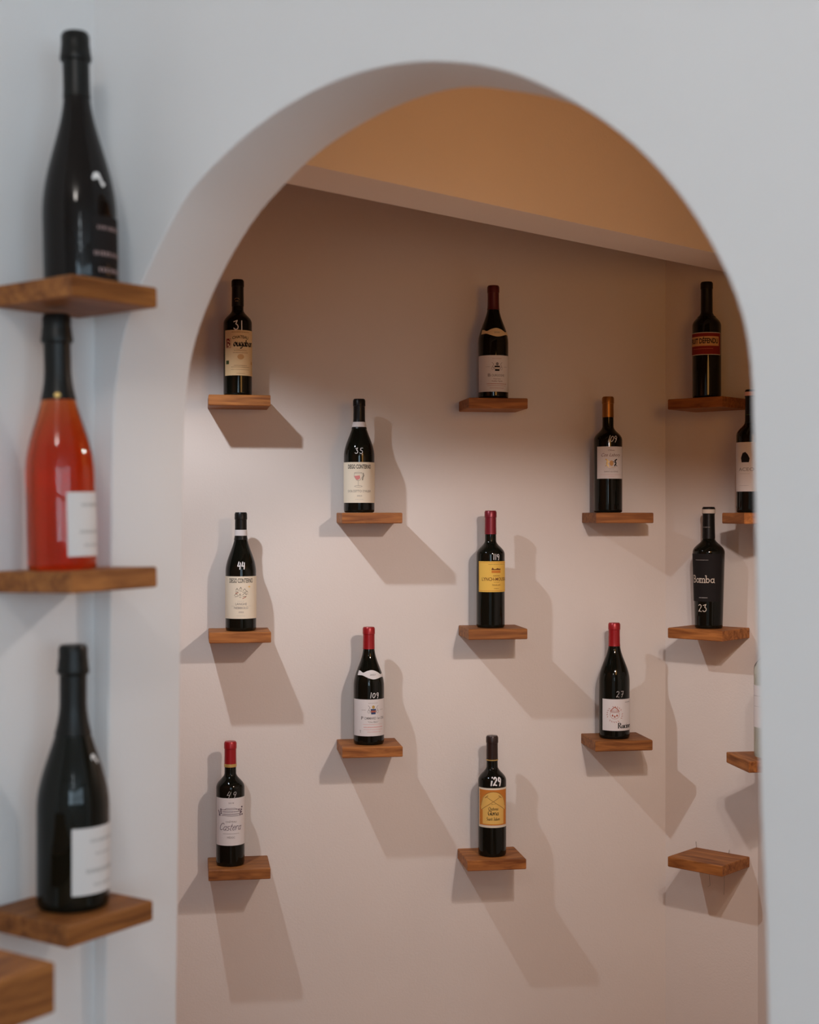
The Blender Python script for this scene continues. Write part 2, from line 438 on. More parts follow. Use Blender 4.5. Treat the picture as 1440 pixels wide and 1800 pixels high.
def rect(x0, x1, y0, y1, n=1):
    return [[(x0 + (x1 - x0) * i / n, y0), (x0 + (x1 - x0) * (i + 1) / n, y0), (x0 + (x1 - x0) * (i + 1) / n, y1), (x0 + (x1 - x0) * i / n, y1)] for i in range(n)]
def ell(cx, cy, rx, ry, n=16): return [[(cx + rx * math.cos(2 * PI * i / n), cy + ry * math.sin(2 * PI * i / n)) for i in range(n)]]
def stroke(pts, wdt, close=False, joints=True):
    out = []; pts = list(pts)
    if close: pts.append(pts[0])
    for (x0, y0), (x1, y1) in zip(pts[:-1], pts[1:]):
        L = math.hypot(x1 - x0, y1 - y0)
        if L < 1e-9: continue
        nx, ny = -(y1 - y0) / L * wdt / 2, (x1 - x0) / L * wdt / 2
        k = max(1, int(L / .006))
        for i in range(k):
            a, b = i / k, (i + 1) / k
            ax, ay, bx, by = x0 + (x1 - x0) * a, y0 + (y1 - y0) * a, x0 + (x1 - x0) * b, y0 + (y1 - y0) * b
            out.append([(ax + nx, ay + ny), (ax - nx, ay - ny), (bx - nx, by - ny), (bx + nx, by + ny)])
    if joints:
        for x, y in pts: out += ell(x, y, wdt / 2, wdt / 2, 8)
    return out
def nib(pts, wdt, ang, thin=.22):
    """broad-nib pen stroke"""
    dx, dy = math.cos(ang) * wdt / 2, math.sin(ang) * wdt / 2
    out = []
    for (x0, y0), (x1, y1) in zip(pts[:-1], pts[1:]):
        out.append([(x0 - dx, y0 - dy), (x1 - dx, y1 - dy), (x1 + dx, y1 + dy), (x0 + dx, y0 + dy)])
        out += stroke([(x0, y0), (x1, y1)], wdt * thin, joints=False)
    return out
def micro(width, cx, cy, h=.0011, seed=1, gap=.0011):
    """a line of print too small to read"""
    r = random.Random(seed); x = cx - width / 2; out = []
    while x < cx + width / 2 - .0005:
        l = r.uniform(.0010, .0030); l = min(l, cx + width / 2 - x)
        out += rect(x, x + l, cy - h / 2, cy + h / 2); x += l + gap * r.uniform(.8, 1.3)
    return out
def arcp(cx, cy, rx, ry, a0, a1, n=9):
    return [(cx + rx * math.cos(math.radians(a0 + (a1 - a0) * i / n)), cy + ry * math.sin(math.radians(a0 + (a1 - a0) * i / n))) for i in range(n + 1)]
# single-stroke letters and digits; x-height .6, cap height 1
G = {
 'o': (.56, [arcp(.27, .3, .2, .29, 90, 450, 14)]),
 'a': (.58, [arcp(.26, .28, .19, .27, 60, 330, 12), [(.46, .58), (.46, .08), (.54, 0)]]),
 'b': (.58, [[(.08, 1), (.08, .02)], arcp(.27, .29, .19, .28, 150, -150, 12)]),
 'c': (.48, [arcp(.27, .3, .2, .29, 45, 315, 10)]),
 'e': (.52, [[(.08, .32), (.45, .32)] + arcp(.27, .3, .19, .29, 5, 320, 12)]),
 'g': (.56, [arcp(.26, .3, .19, .28, 60, 330, 12), [(.45, .58), (.45, -.18)] + arcp(.27, -.18, .18, .14, 0, -150, 6)]),
 'h': (.56, [[(.08, 1), (.08, 0)], [(.08, .42)] + arcp(.27, .40, .18, .19, 150, 0, 6) + [(.45, 0)]]),
 'n': (.56, [[(.08, .6), (.08, 0)], [(.08, .42)] + arcp(.27, .40, .18, .19, 150, 0, 6) + [(.45, 0)]]),
 'm': (.82, [[(.08, .6), (.08, 0)], [(.08, .42)] + arcp(.23, .42, .15, .17, 150, 0, 5) + [(.38, 0)], [(.38, .42)] + arcp(.54, .42, .15, .17, 150, 0, 5) + [(.69, 0)]]),
 'u': (.56, [[(.08, .6), (.08, .2)] + arcp(.26, .2, .18, .19, 180, 330, 6), [(.45, .6), (.45, .06), (.53, 0)]]),
 'r': (.42, [[(.08, .6), (.08, 0)], [(.08, .40)] + arcp(.25, .42, .16, .16, 150, 40, 5)]),
 's': (.44, [arcp(.22, .44, .15, .15, 40, 250, 7) + arcp(.22, .15, .16, .15, 80, -140, 8)]),
 'i': (.26, [[(.1, .6), (.1, .06), (.18, 0)], [(.09, .80), (.13, .84)]]),
 'l': (.26, [[(.1, 1), (.1, .06), (.18, 0)]]),
 't': (.38, [[(.15, .88), (.15, .14)] + arcp(.27, .14, .12, .13, 180, 290, 4), [(.02, .6), (.32, .6)]]),
 '-': (.36, [[(.06, .33), (.28, .33)]]),
 ' ': (.3, []),
 'B': (.66, [[(.1, 1), (.1, 0)], [(.04, 1), (.3, 1)] + arcp(.3, .76, .2, .23, 80, -80, 7) + [(.1, .53)], [(.3, .53)] + arcp(.32, .27, .24, .26, 80, -80, 7) + [(.04, 0)]]),
 'C': (.66, [arcp(.36, .5, .3, .49, 45, 315, 12)]),
 'G': (.72, [arcp(.36, .5, .3, .49, 45, 340, 12), [(.64, .42), (.64, .1)], [(.42, .42), (.66, .42)]]),
 'S': (.56, [arcp(.28, .74, .22, .24, 30, 250, 8) + arcp(.27, .26, .23, .25, 80, -150, 9)]),
 'J': (.46, [[(.32, 1), (.32, .2)] + arcp(.18, .2, .14, .2, 0, -160, 6), [(.12, 1), (.42, 1)]]),
 'R': (.70, [[(.1, 1), (.1, 0)], [(.03, 1), (.3, 1)] + arcp(.3, .76, .22, .23, 80, -80, 7) + [(.1, .52)], [(.3, .52), (.62, 0), (.7, 0)], [(.0, 0), (.2, 0)]]),
 '0': (.62, [arcp(.29, .45, .22, .40, 100, 440, 14)]),
 '1': (.34, [[(.16, .95), (.14, .45), (.12, .02)]]),
 '2': (.64, [arcp(.26, .72, .20, .22, 160, -30, 8) + [(.08, .04), (.24, .10), (.52, .03)]]),
 '3': (.60, [[(.06, .84), (.42, .98), (.26, .62)] + arcp(.24, .32, .24, .28, 70, -150, 8)]),
 '4': (.64, [[(.22, .98), (.06, .42), (.46, .46)], [(.48, .88), (.40, .02)]]),
 '5': (.62, [[(.52, .96), (.18, .94), (.14, .58)] + arcp(.24, .30, .24, .28, 100, -150, 8)]),
 '7': (.62, [[(.08, .92), (.50, .94), (.26, .02)], [(.20, .48), (.50, .52)]]),
 '~': (.9, [[(.02, .62), (.16, .95), (.40, .98), (.56, .62), (.70, .18), (.82, .30)], [(.20, .80), (.44, .70)]]),
 '9': (.60, [arcp(.26, .68, .18, .22, 20, 380, 12) + [(.42, .40), (.34, -.04)]]),
}
SLABS = {'n': [.08, .45], 'm': [.08, .38, .69], 'i': [.1], 'l': [.1], 'r': [.08], 'h': [.08, .45]}
def pen(s, h, cx=0, cy=0, wdt=.10, nibang=None, shear=0.0, sx=1.0, slab_=False, spacing=1.0):
    """lettering from the stroke alphabet; h = cap height, cy = mid height, wdt relative to h"""
    x = 0; raw = []
    for ch in s:
        adv, st = G[ch]
        for line in st: raw.append([(x + px, py) for px, py in line])
        if slab_ and ch in SLABS:
            for q in SLABS[ch]: raw.append([(x + q - .09, .01), (x + q + .09, .01)])
            if ch in 'nmr': raw.append([(x - .02, .59), (x + .08, .59)])
        if slab_ and ch == 'b': raw.append([(x - .04, .99), (x + .08, .99)])
        if slab_ and ch == 'B': raw.append([(x - .02, .99), (x + .1, .99)]); raw.append([(x - .02, .01), (x + .1, .01)])
        x += adv * spacing
    out = []
    for line in raw:
        L = [((px - x / 2 + (py - .5) * shear) * h * sx + cx, (py - .5) * h + cy) for px, py in line]
        out += stroke(L, wdt * h) if nibang is None else nib(L, wdt * h, nibang)
    return out

def clip_x(poly, xc, keep_left):
    out = []
    for (x0, y0), (x1, y1) in zip(poly, poly[1:] + poly[:1]):
        i0, i1 = (x0 <= xc, x1 <= xc) if keep_left else (x0 >= xc, x1 >= xc)
        if i0: out.append((x0, y0))
        if i0 != i1: out.append((xc, y0 + (y1 - y0) * (xc - x0) / (x1 - x0)))
    return out
def strips(polys, step=.004):
    """cut wide shapes into upright strips so that they follow the round glass"""
    res = []
    for q in polys:
        q = [tuple(p) for p in q]; a, b = min(p[0] for p in q), max(p[0] for p in q)
        n = int((b - a) / step)
        if n < 1: res.append(q); continue
        for i in range(n + 1):
            xa, xb = a + (b - a) * i / (n + 1), a + (b - a) * (i + 1) / (n + 1)
            p = clip_x(clip_x(q, xb, True), xa, False)
            if len(p) > 2: res.append(p)
    return res

class Bottle:
    def __init__(s, name, kind, plan, z, H, R, phi, label, rn=.0148, glass='glass', tilt=0.0, group='wine bottles on the wine room shelves', cat='bottle'):
        s.H, s.R, s.phi, s.X, s.Y, s.z = H, R, math.radians(phi), plan[0], plan[1], z
        s.P = profile(kind, H, R, rn); s.rn = rn
        psi = math.atan2(-s.X, s.Y) + s.phi
        s.root = empty(name, (s.X, s.Y, CAMZ + z + .0003))
        s.root.matrix_world = Matrix.Translation((s.X, s.Y, CAMZ + z + .0003)) @ Matrix.Rotation(math.radians(tilt), 4, 'Y') @ Matrix.Rotation(psi, 4, 'Z')
        tag(s.root, label, cat, group)
        s.body = lathe('glass_body', s.P, M[glass], s.root)
        s.tilt = tilt
    def wrap(s, polys, name, m, parent, eps, a0=0.0, z0=0.0, rref=None):
        V, Fc = [], []
        for q in strips(polys):
            k = len(V)
            for x, y in q:
                z = z0 + y; r = rad(s.P, z); a = a0 + x / (rref or r); r += eps
                V.append((r * math.sin(a), -r * math.cos(a), z))
            Fc.append(tuple(range(k, k + len(q))))
        o = link(name, V, Fc, M[m], parent, smooth=False)
        if name in ('small_print', 'ornament', 'capsule_print'): o['kind'] = 'stuff'
        return o
    def capsule(s, zfrac, m, lip=True, rings=()):
        zc = s.H * zfrac; P = [(rad(s.P, zc) + .0002, zc), (rad(s.P, zc) + .0007, zc + .0003)]
        for r, z in s.P:
            if z > zc + .002: P.append((r + .0007, z if z < s.H else s.H + .0006))
        P[-1] = (P[-1][0] - .0012, s.H + .0012)
        c = lathe('capsule', P, M[m], s.root, n=32, cap_bot=False)
        for f0, f1, mm, nm in rings:
            z0, z1 = s.H * f0, s.H * f1
            ra, rb = rad(s.P, z0) + .0009, rad(s.P, z1) + .0009
            lathe(nm, [(ra, z0), (ra + .0003, z0 + .0002), (rb + .0003, z1 - .0002), (rb, z1)], M[mm], c, n=32, cap_top=False, cap_bot=False)
        return c
    def zpx(s, y, front=True):
        D = s.Y - (s.R if front else 0)
        return (900 - y) / FPX * D - s.z
    def label(s, y0, y1, hw, m, name='label'):
        """paper label between photo rows y0 (top) and y1, half angle hw degrees"""
        z1, z0 = s.zpx(y0), s.zpx(y1); hw = math.radians(hw)
        s.lz = (z0 + z1) / 2; s.lh = z1 - z0; s.lw = 2 * hw * s.R
        n = 28; V, Fc = [], []
        for i in range(n + 1):
            a = -hw + 2 * hw * i / n
            for z, e in ((z0, .0001), (z0, .0004), (z1, .0004), (z1, .0001)):
                r = rad(s.P, z) + e; V.append((r * math.sin(a), -r * math.cos(a), z))
        for i in range(n):
            for j in range(3): Fc.append((4 * i + j, 4 * i + 4 + j, 4 * i + 5 + j, 4 * i + 1 + j))
        s.lab = link(name, V, Fc, M[m], s.root, smooth=True, sharp=30)
        return s.lab
    def art(s, polys, m, name='lettering', lvl=0):
        return s.wrap(polys, name, m, s.lab, .0006 + .00012 * lvl, 0, s.lz, s.R)
    def hand(s, txt, px, y, hpx, wdt=.10, cx=None, shear=.1, sx=1.0, m='chalk', spacing=1.0):
        """number painted on the glass, centred at photo pixel (px, y)"""
        D = s.Y - s.R; h = hpx * D / FPX; z = s.zpx(y)
        r = rad(s.P, z); cxp = 720 + s.X / s.Y * FPX
        a = math.asin(max(-.97, min(.97, (px - cxp) * D / FPX / r))) - s.phi
        return s.wrap(pen(txt, h, wdt=wdt, shear=shear, sx=sx, spacing=spacing), 'painted_number', m, s.root, .0005, a, z, r)

def on_shelf(key, px, off):
    """plan point above a back-room shelf: 'off' from its wall, on the sight line of column px"""
    p, z = BACK[key]
    if key[0] == 'c': along, outv = RB_, -NB
    elif key[0] == 'k': along, outv = RC, OC
    else: along, outv = SD, -RB_
    q = p + outv * off; k = (px - 720) / FPX
    s = (k * q.y - q.x) / (along.x - k * along.y)
    return q + along * s, z
def mk(key, px, ytop, rpx, kind, phi, label, off=.080, **kw):
    q, z = on_shelf(key, px, off)
    H = (900 - ytop) / FPX * q.y - z
    return Bottle('wine_bottle', kind, q, z, H, rpx * q.y / FPX, phi, label, **kw)

# --- bottle 31
b = mk('c1r1', 418, 493, 25, 'bordeaux', 12, 'dark wine bottle marked 31 with a tall tan label')
b.capsule(.775, 'black_foil'); b.label(580, 660, 72, 'tan_paper'); h = b.lh; w_ = b.lw
b.wrap(micro(.009, 0, 0, .0012, 3) + stroke(arcp(0, .003, .006, .0045, 10, 170, 8), .0006), 'capsule_print', 'tan_print', b.root, .001, -.35, b.zpx(527), b.rn)
b.art(fit('CHATEAU', .044, .0072, 0, h * .345, arc=6.0, bold=.018), 'black_print')
b.art(pen('ougaban', .017, .010, h * .215, wdt=.24, nibang=.8, sx=.86), 'black_print', 'blackletter_name')
b.art(pen('B', .019, -.034, h * .215, wdt=.22, nibang=.75, sx=.95), 'red_print', 'initial_letter')
b.art(stroke([(-.041, h * .31), (-.027, h * .31), (-.027, h * .11), (-.041, h * .11)], .0012, True), 'dull_red_print', 'initial_frame')
b.art(micro(.05, 0, h * .455, .0013, 1) + micro(.035, 0, h * .05, .0010, 2) + micro(.04, 0, 0, .0010, 4) + micro(.034, 0, -h * .28, .0011, 5)
      + micro(.05, 0, -h * .315, .0012, 6) + micro(.052, 0, -h * .37, .0008, 7) + micro(.022, 0, -h * .455, .0009, 8), 'brown_print', 'small_print')
b.art(rect(-.042, -.032, -h * .25, -h * .17, 2), 'green_print', 'stamp'); b.art(rect(.034, .039, -h * .25, -h * .19), 'tan_print', 'stamp')
b.art(stroke([(-.012, h * .085), (0, h * .06), (.012, h * .085)], .0008) + ell(0, -h * .09, .009, .007), 'tan_print', 'emblem')
b.hand('31', 420, 571.5, 17, .10, shear=-.05, spacing=1.2)

# --- bottle 35
b = mk('c2r2', 631.5, 702.5, 27, 'burgundy', 1, 'sloping wine bottle marked 35 with a drinking glass drawn on its cream label')
b.capsule(.74, 'black_foil', rings=((.755, .80, 'white_paper', 'neck_band'),)); b.label(812.5, 884, 89, 'cream_paper'); h = b.lh
b.art(fit('DIEGO CONTERNO', .066, .0105, 0, h * .385, bold=.02), 'black_print')
b.art(fit("DOLCETTO D'ALBA", .066, .0058, 0, -h * .215), 'grey_print'); b.art(fit('2023', .013, .0035, 0, -h * .33), 'grey_print')
b.art(micro(.022, 0, -h * .415, .0008, 5), 'light_grey_print', 'small_print')
gx = -.003
b.art(stroke([(gx - .010, h * .235), (gx - .011, h * .15), (gx - .005, h * .06), (gx, h * .045), (gx, -h * .08)], .0007) + stroke([(gx + .010, h * .235), (gx + .011, h * .15), (gx + .005, h * .06), (gx, h * .045)], .0007)
      + stroke(arcp(gx, h * .235, .010, .0016, 0, 360, 12), .0006) + stroke(arcp(gx, -h * .095, .010, .0022, 0, 360, 12), .0006), 'grey_print', 'glass_drawing')
b.art([[(gx - .0105, h * .16), (gx + .004, h * .175), (gx + .005, h * .10), (gx - .002, h * .06), (gx - .007, h * .085)]], 'pink_print', 'wine_drawing')
b.art(stroke([(gx + .013, h * .23), (gx + .0145, h * .17), (gx + .012, h * .12), (gx + .011, h * .06)], .0016), 'black_print', 'figure_drawing')
b.hand('35', 632.5, 792.5, 10.5, .09, shear=.05, spacing=1.3)

# --- bottle 44
b = mk('c1r3', 423.5, 901.5, 27, 'burgundy', 1, 'sloping wine bottle marked 44 with a sketched village on its cream label')
b.capsule(.77, 'black_foil', rings=((.805, .855, 'white_paper', 'neck_band'),)); b.label(1013.5, 1088, 89, 'cream_paper'); h = b.lh
b.art(fit('DIEGO CONTERNO', .066, .0115, 0, h * .395, bold=.012), 'black_print')
b.art(fit('LANGHE', .030, .0058, 0, -h * .155), 'grey_print'); b.art(fit('NEBBIOLO', .037, .0058, 0, -h * .245), 'grey_print')
b.art(fit('2022', .013, .0034, 0, -h * .345), 'grey_print')
b.art(micro(.018, 0, -h * .085, .0008, 5) + micro(.022, 0, -h * .43, .0008, 6) + rect(-.028, -.018, -h * .20 - .0002, -h * .20 + .0002) + rect(.018, .028, -h * .20 - .0002, -h * .20 + .0002), 'light_grey_print', 'small_print')
rr = random.Random(4); sk = []
for x0, y0, ww, hh in ((-.014, .17, .007, .05), (-.004, .19, .006, .06), (.005, .16, .008, .05), (-.018, .05, .010, .04), (-.006, .04, .006, .05), (.004, .06, .010, .05), (.012, .12, .006, .04)):
    sk += stroke([(x0, h * y0), (x0 + ww / 2, h * (y0 + hh)), (x0 + ww, h * y0)], .0009)
    sk += stroke([(x0 + rr.uniform(-.002, .002), h * (y0 - .03)), (x0 + ww, h * (y0 - .03 + rr.uniform(-.01, .01)))], .0008)
b.art(sk, 'black_print', 'village_sketch')
b.art(stroke([(-.014, h * .10), (-.008, h * .115)], .0018) + stroke([(.004, -h * .02), (.012, h * .015)], .0018), 'dull_red_print', 'roof_sketch')
b.art(stroke([(.019, h * .255), (.025, h * .255)], .0014) + stroke([(.022, h * .235), (.022, h * .275)], .0014), 'yellow_paper', 'star')
b.hand('44', 424.5, 994.5, 13, .13, shear=.0, sx=.85)

def crest(b, m1, m2, m3, y, sc_=1.0, helmet=None):
    o = []
    for s in (-1, 1):
        o += stroke([(s * .007 * sc_, y - .004 * sc_), (s * .013 * sc_, y + .002 * sc_), (s * .009 * sc_, y + .008 * sc_), (s * .014 * sc_, y + .013 * sc_)], .0009)
        o += stroke(arcp(s * .012 * sc_, y - .003 * sc_, .003 * sc_, .004 * sc_, 0, 360, 8), .0007)
        o += rect(s * .026 - .006, s * .026 + .006, y + .001, y + .0016)
    b.art(o, m1, 'crest_scrolls')
    b.art([[(-.0075 * sc_, y + .004 * sc_), (.0075 * sc_, y + .004 * sc_), (.006 * sc_, y - .010 * sc_), (-.006 * sc_, y - .010 * sc_)]], m2, 'shield')
    b.art(rect(-.0065 * sc_, .0065 * sc_, y - .005 * sc_, y), m3, 'shield_band', 1)
    b.art(ell(0, y + .009 * sc_, .004 * sc_, .0045 * sc_, 10), helmet or m1, 'helmet', 1)
def neck_label(b, y, m, year, tilt_):
    z = b.zpx(y); r = rad(b.P, z); top, bot = [], []
    n = 30; V = []; polys = []
    for i in range(n + 1):
        t = i / n; x = (-1.25 + 2.5 * t) * r; c = math.exp(-((x - 0) / (.45 * r)) ** 2)
        sl = tilt_ * x
        top.append((x, sl + .0065 + .0055 * c - .004 * math.exp(-((abs(x) - .75 * r) / (.2 * r)) ** 2))); bot.append((x, sl - .0060 - .0055 * c + .002 * math.exp(-((abs(x) - .8 * r) / (.25 * r)) ** 2)))
    for i in range(n): polys.append([bot[i], bot[i + 1], ((bot[i + 1][0] + top[i + 1][0]) / 2, (bot[i + 1][1] + top[i + 1][1]) / 2), ((bot[i][0] + top[i][0]) / 2, (bot[i][1] + top[i][1]) / 2)]); polys.append([((bot[i][0] + top[i][0]) / 2, (bot[i][1] + top[i][1]) / 2), ((bot[i + 1][0] + top[i + 1][0]) / 2, (bot[i + 1][1] + top[i + 1][1]) / 2), top[i + 1], top[i]])
    nl = b.wrap(polys, 'neck_label', m, b.root, .0007, 0, z, r)
    b.wrap(fit(year, .015, .0042), 'vintage', 'grey_print', nl, .0011, 0, z, r)

# --- burgundy in the dim upper part of the wall
b = mk('c3r1', 867.3, 503.5, 26.5, 'burgundy', 15, 'dim sloping wine bottle with a tan neck label and a crest on its label')
b.capsule(.79, 'burgundy_foil'); b.label(624.5, 688.5, 89, 'white_paper'); h = b.lh
crest(b, 'grey_print', 'black_print', 'off_white_print', h * .17)
b.art(fit('B', .0075, .0078, -.0215, -h * .05, bold=.02) + fit('OURGOGNE', .036, .0060, .003, -h * .055, bold=.01), 'grey_print'); b.art(fit('Pinot Noir', .020, .0034, 0, -h * .15), 'brown_print'); b.art(fit('Vieilles Vignes', .030, .0036, 0, -h * .21), 'brown_print')
b.art(micro(.058, 0, -h * .285, .0016, 3, .0008) + micro(.054, 0, -h * .335, .0010, 4) + micro(.040, 0, -h * .40, .0010, 5) + micro(.026, 0, h * .41, .0009, 6), 'dull_red_print', 'small_print')
neck_label(b, 584, 'tan_paper', '2020', -.04)

# --- bronze capsule bottle 109
b = mk('c4r2', 1069, 698.5, 25, 'bordeaux', 14, 'dark wine bottle marked 109 with a bronze capsule and white label')
b.capsule(.825, 'bronze_foil'); b.label(785, 841.5, 62, 'white_paper'); h = b.lh
b.art(fit('Cos Labory', .056, .0085, 0, h * .235, shear=.4), 'brown_print', 'script_name')
b.art(fit('Château', .018, .0036, 0, h * .385, shear=.3), 'brown_print')
for s in (-1, 1):
    b.art(stroke([(s * .009, -h * .10), (s * .013, -h * .02), (s * .010, h * .06), (s * .015, h * .10)], .0034) + stroke([(s * .010, h * .0), (s * .005, h * .03)], .0018) + stroke([(s * .016, -h * .11), (s * .012, -h * .06)], .0018),
          'gold' if s < 0 else 'black_print', 'lion')
b.art(ell(0, -h * .02, .0055, .0075), 'tan_print', 'medallion'); b.art(stroke([(-.012, -h * .135), (0, -h * .155), (.012, -h * .135)], .001), 'gold', 'ribbon')
b.art(fit('2018', .014, .0028, 0, -h * .20), 'light_grey_print'); b.art(fit('SAINT-ESTÈPHE', .040, .0036, 0, -h * .285), 'grey_print')
b.art(micro(.060, 0, -h * .375, .0008, 3, .002) + micro(.016, 0, -h * .43, .0007, 2), 'pink_print', 'small_print')
b.hand('109', 1078, 771, 12, .08, shear=.35, sx=.9)

# --- corner bottle with red banner label
b = mk('k1', 1242.5, 497, 25, 'bordeaux', -15, 'dark wine bottle with a red banner label on the corner wall')
b.capsule(.70, 'black_foil'); b.label(584, 623.5, 82, 'red_print'); h = b.lh; w_ = b.lw
b.art(rect(-w_ * .44, w_ * .42, -h * .10, h * .32, 20), 'tan_print', 'banner')
b.art(fit('FRUIT DÉFENDU', w_ * .80, .0130, -.001, h * .11, bold=.03), 'black_print', 'lettering', 1)
b.art(rect(-w_ * .5, w_ * .5, h * .475, h * .5, 20) + rect(-w_ * .5, w_ * .5, -h * .5, -h * .475, 20) + rect(w_ * .488, w_ * .5, -h * .5, h * .5) + rect(-w_ * .5, -w_ * .488, -h * .5, h * .5), 'off_white_print', 'border')
b.art(rect(-w_ * .3, w_ * .25, -h * .24, -h * .215, 12), 'dull_red_print', 'rule')

# --- side wall bottle, white label with black motif
b = mk('s2', 1321, 686, 26, 'bordeaux', -48, 'dark wine bottle with a white label and black motif on the side wall', off=.075)
b.capsule(.73, 'black_foil', rings=((.952, .985, 'pink_foil', 'capsule_band'), (.795, .80, 'green_print', 'ring'))); b.label(777, 864, 80, 'white_paper'); h = b.lh
b.art([[(.006, h * .09), (.026, h * .09), (.028, h * .17), (.023, h * .25), (.017, h * .30), (.009, h * .28), (.004, h * .18)]], 'black_print', 'motif')
b.art(fit('ACEO', .042, .0085, .018, -h * .055), 'grey_print'); b.art(micro(.028, .014, -h * .14, .0009, 4) + micro(.026, .012, -h * .38, .0011, 5), 'light_grey_print', 'small_print')

# --- black bottle 23
b = mk('k3', 1246, 892, 28, 'tapered', -24, 'matt black tapered bottle marked 23 with a typewriter-style name', rn=.0155)
b.capsule(.74, 'black_foil', rings=((.950, .984, 'off_white_print', 'capsule_band'),))
b.label(974, 1058, 70, 'black_paper'); h = b.lh
b.art(pen('Bomba', .0185, 0, -h * .03, wdt=.115, slab_=True, sx=1.18), 'off_white_print', 'name')
b.art(micro(.038, -.002, h * .37, .0010, 2, .0007) + micro(.027, .002, -h * .42, .0016, 3, .0006), 'light_grey_print', 'small_print')
b.wrap(micro(.019, 0, 0, .0022, 9, .0006), 'capsule_print', 'grey_print', b.root, .0011, 0.0, b.zpx(927), b.rn)
b.hand('23', 1235.5, 1069.5, 13.5, .09, shear=.05, spacing=1.05, m='off_white_print')

# --- yellow label 119
b = mk('c3r3', 862.5, 898.5, 25, 'bordeaux', 25, 'crimson-capped bottle marked 119 with a yellow label')
b.capsule(.80, 'crimson_foil'); b.label(987, 1041, 79, 'yellow_paper'); h = b.lh; w_ = b.lw
b.art(fit('LYNCH-MOUSSAS', .082, .0086, 0, -h * .085, bold=.012), 'brown_print'); b.art(fit('CHÂTEAU', .020, .0036, 0, h * .025), 'brown_print')
b.art(fit('PAUILLAC', .024, .0040, 0, -h * .275), 'brown_print'); b.art(micro(.014, 0, -h * .385, .0014, 3) + micro(.016, 0, -h * .18, .0008, 4) + micro(.052, .004, h * .40, .0010, 5), 'brown_print', 'small_print')
b.art(rect(-w_ * .48, w_ * .48, h * .455, h * .465, 20) + rect(-w_ * .48, w_ * .48, -h * .465, -h * .455, 20) + rect(-w_ * .48, -w_ * .475, -h * .46, h * .46) + rect(w_ * .475, w_ * .48, -h * .46, h * .46), 'orange_print', 'border')
b.art([[(-.014, h * .22), (-.014, h * .25), (-.011, h * .30), (-.008, h * .25), (-.002, h * .25), (.002, h * .28), (.008, h * .255), (.012, h * .27), (.012, h * .22)]] , 'brown_print', 'roof')
b.art(rect(-.014, .012, h * .12, h * .205) , 'orange_print', 'house')
b.hand('119', 873, 979, 10.5, .10, shear=.0, sx=.95)

# --- red capped 109 with neck label
b = mk('c2r4', 648.5, 1103, 27, 'burgundy', 17, 'red-capped sloping bottle marked 109 with white neck and body labels')
b.capsule(.815, 'red_foil'); b.label(1230, 1294.5, 89, 'white_paper'); h = b.lh
crest(b, 'grey_print', 'blue_print', 'dull_red_print', h * .20, 1.0, 'gold')
b.art(fit('P', .006, .0082, -.030, -h * .01, bold=.02) + fit('OMMARD 1er CRU', .060, .0064, .006, -h * .015, bold=.01), 'grey_print'); b.art(fit('"Clos Blanc"', .030, .0042, 0, -h * .115), 'grey_print')
b.art(micro(.056, .002, -h * .255, .0018, 3, .0008) + micro(.056, .002, -h * .32, .0010, 4) + micro(.040, .004, -h * .385, .0011, 5) + rect(-.028, .028, -h * .18, -h * .175, 8), 'pink_print', 'small_print')
b.art(micro(.026, 0, h * .40, .0009, 6) + rect(-.036, -.035, -h * .41, -h * .36) + rect(-.0375, -.0335, -h * .35, -h * .34), 'grey_print', 'small_print')
neck_label(b, 1187, 'white_paper', '2021', -.10)
b.hand('109', 659.5, 1222.5, 10, .11, shear=.1, spacing=1.15)

# --- bottle 49
b = mk('c1r5', 405, 1304, 25, 'bordeaux', 3, 'red-capped bottle marked 49 with an etched country house on its white label')
b.capsule(.795, 'red_foil', rings=((.797, .822, 'gold', 'gold_band'),)); b.label(1403.5, 1487, 77, 'white_paper'); h = b.lh
b.art(pen('Castera', .0185, 0, -h * .10, wdt=.075, shear=.42, sx=.92), 'purple_grey_print', 'script_name')
b.art(fit('2018', .014, .0036, 0, h * .395), 'grey_print'); b.art(fit('CHÂTEAU', .028, .0046, 0, 0), 'grey_print'); b.art(fit('MÉDOC', .020, .0050, 0, -h * .33), 'grey_print')
b.art(micro(.044, 0, -h * .25, .0018, 5, .0007), 'light_grey_print', 'small_print')
sk = []
for x in range(-6, 7):
    for k in range(2): sk += rect(x * .0036 - .0010, x * .0036 + .0010, h * (.15 + .05 * k), h * (.175 + .05 * k))
sk += stroke([(-.026, h * .255), (.026, h * .262)], .0012) + stroke([(-.026, h * .135), (.028, h * .125)], .0010) + stroke([(-.018, h * .255), (-.012, h * .285), (.010, h * .287), (.018, h * .26)], .0010)
for cx_, s_ in ((-.030, 1), (.031, 1.3), (.024, .9), (-.034, .7)):
    for k in range(4): sk += ell(cx_ + rr.uniform(-.003, .003), h * (.14 + .04 * k * s_), .0026 * s_, .0024, 7)
b.art(sk, 'purple_grey_print', 'house_etching'); b.art(micro(.026, .004, h * .115, .0010, 8), 'light_grey_print', 'small_print')
b.hand('49', 409, 1397.5, 12, .075, shear=.3, spacing=1.35, m='light_grey_print')

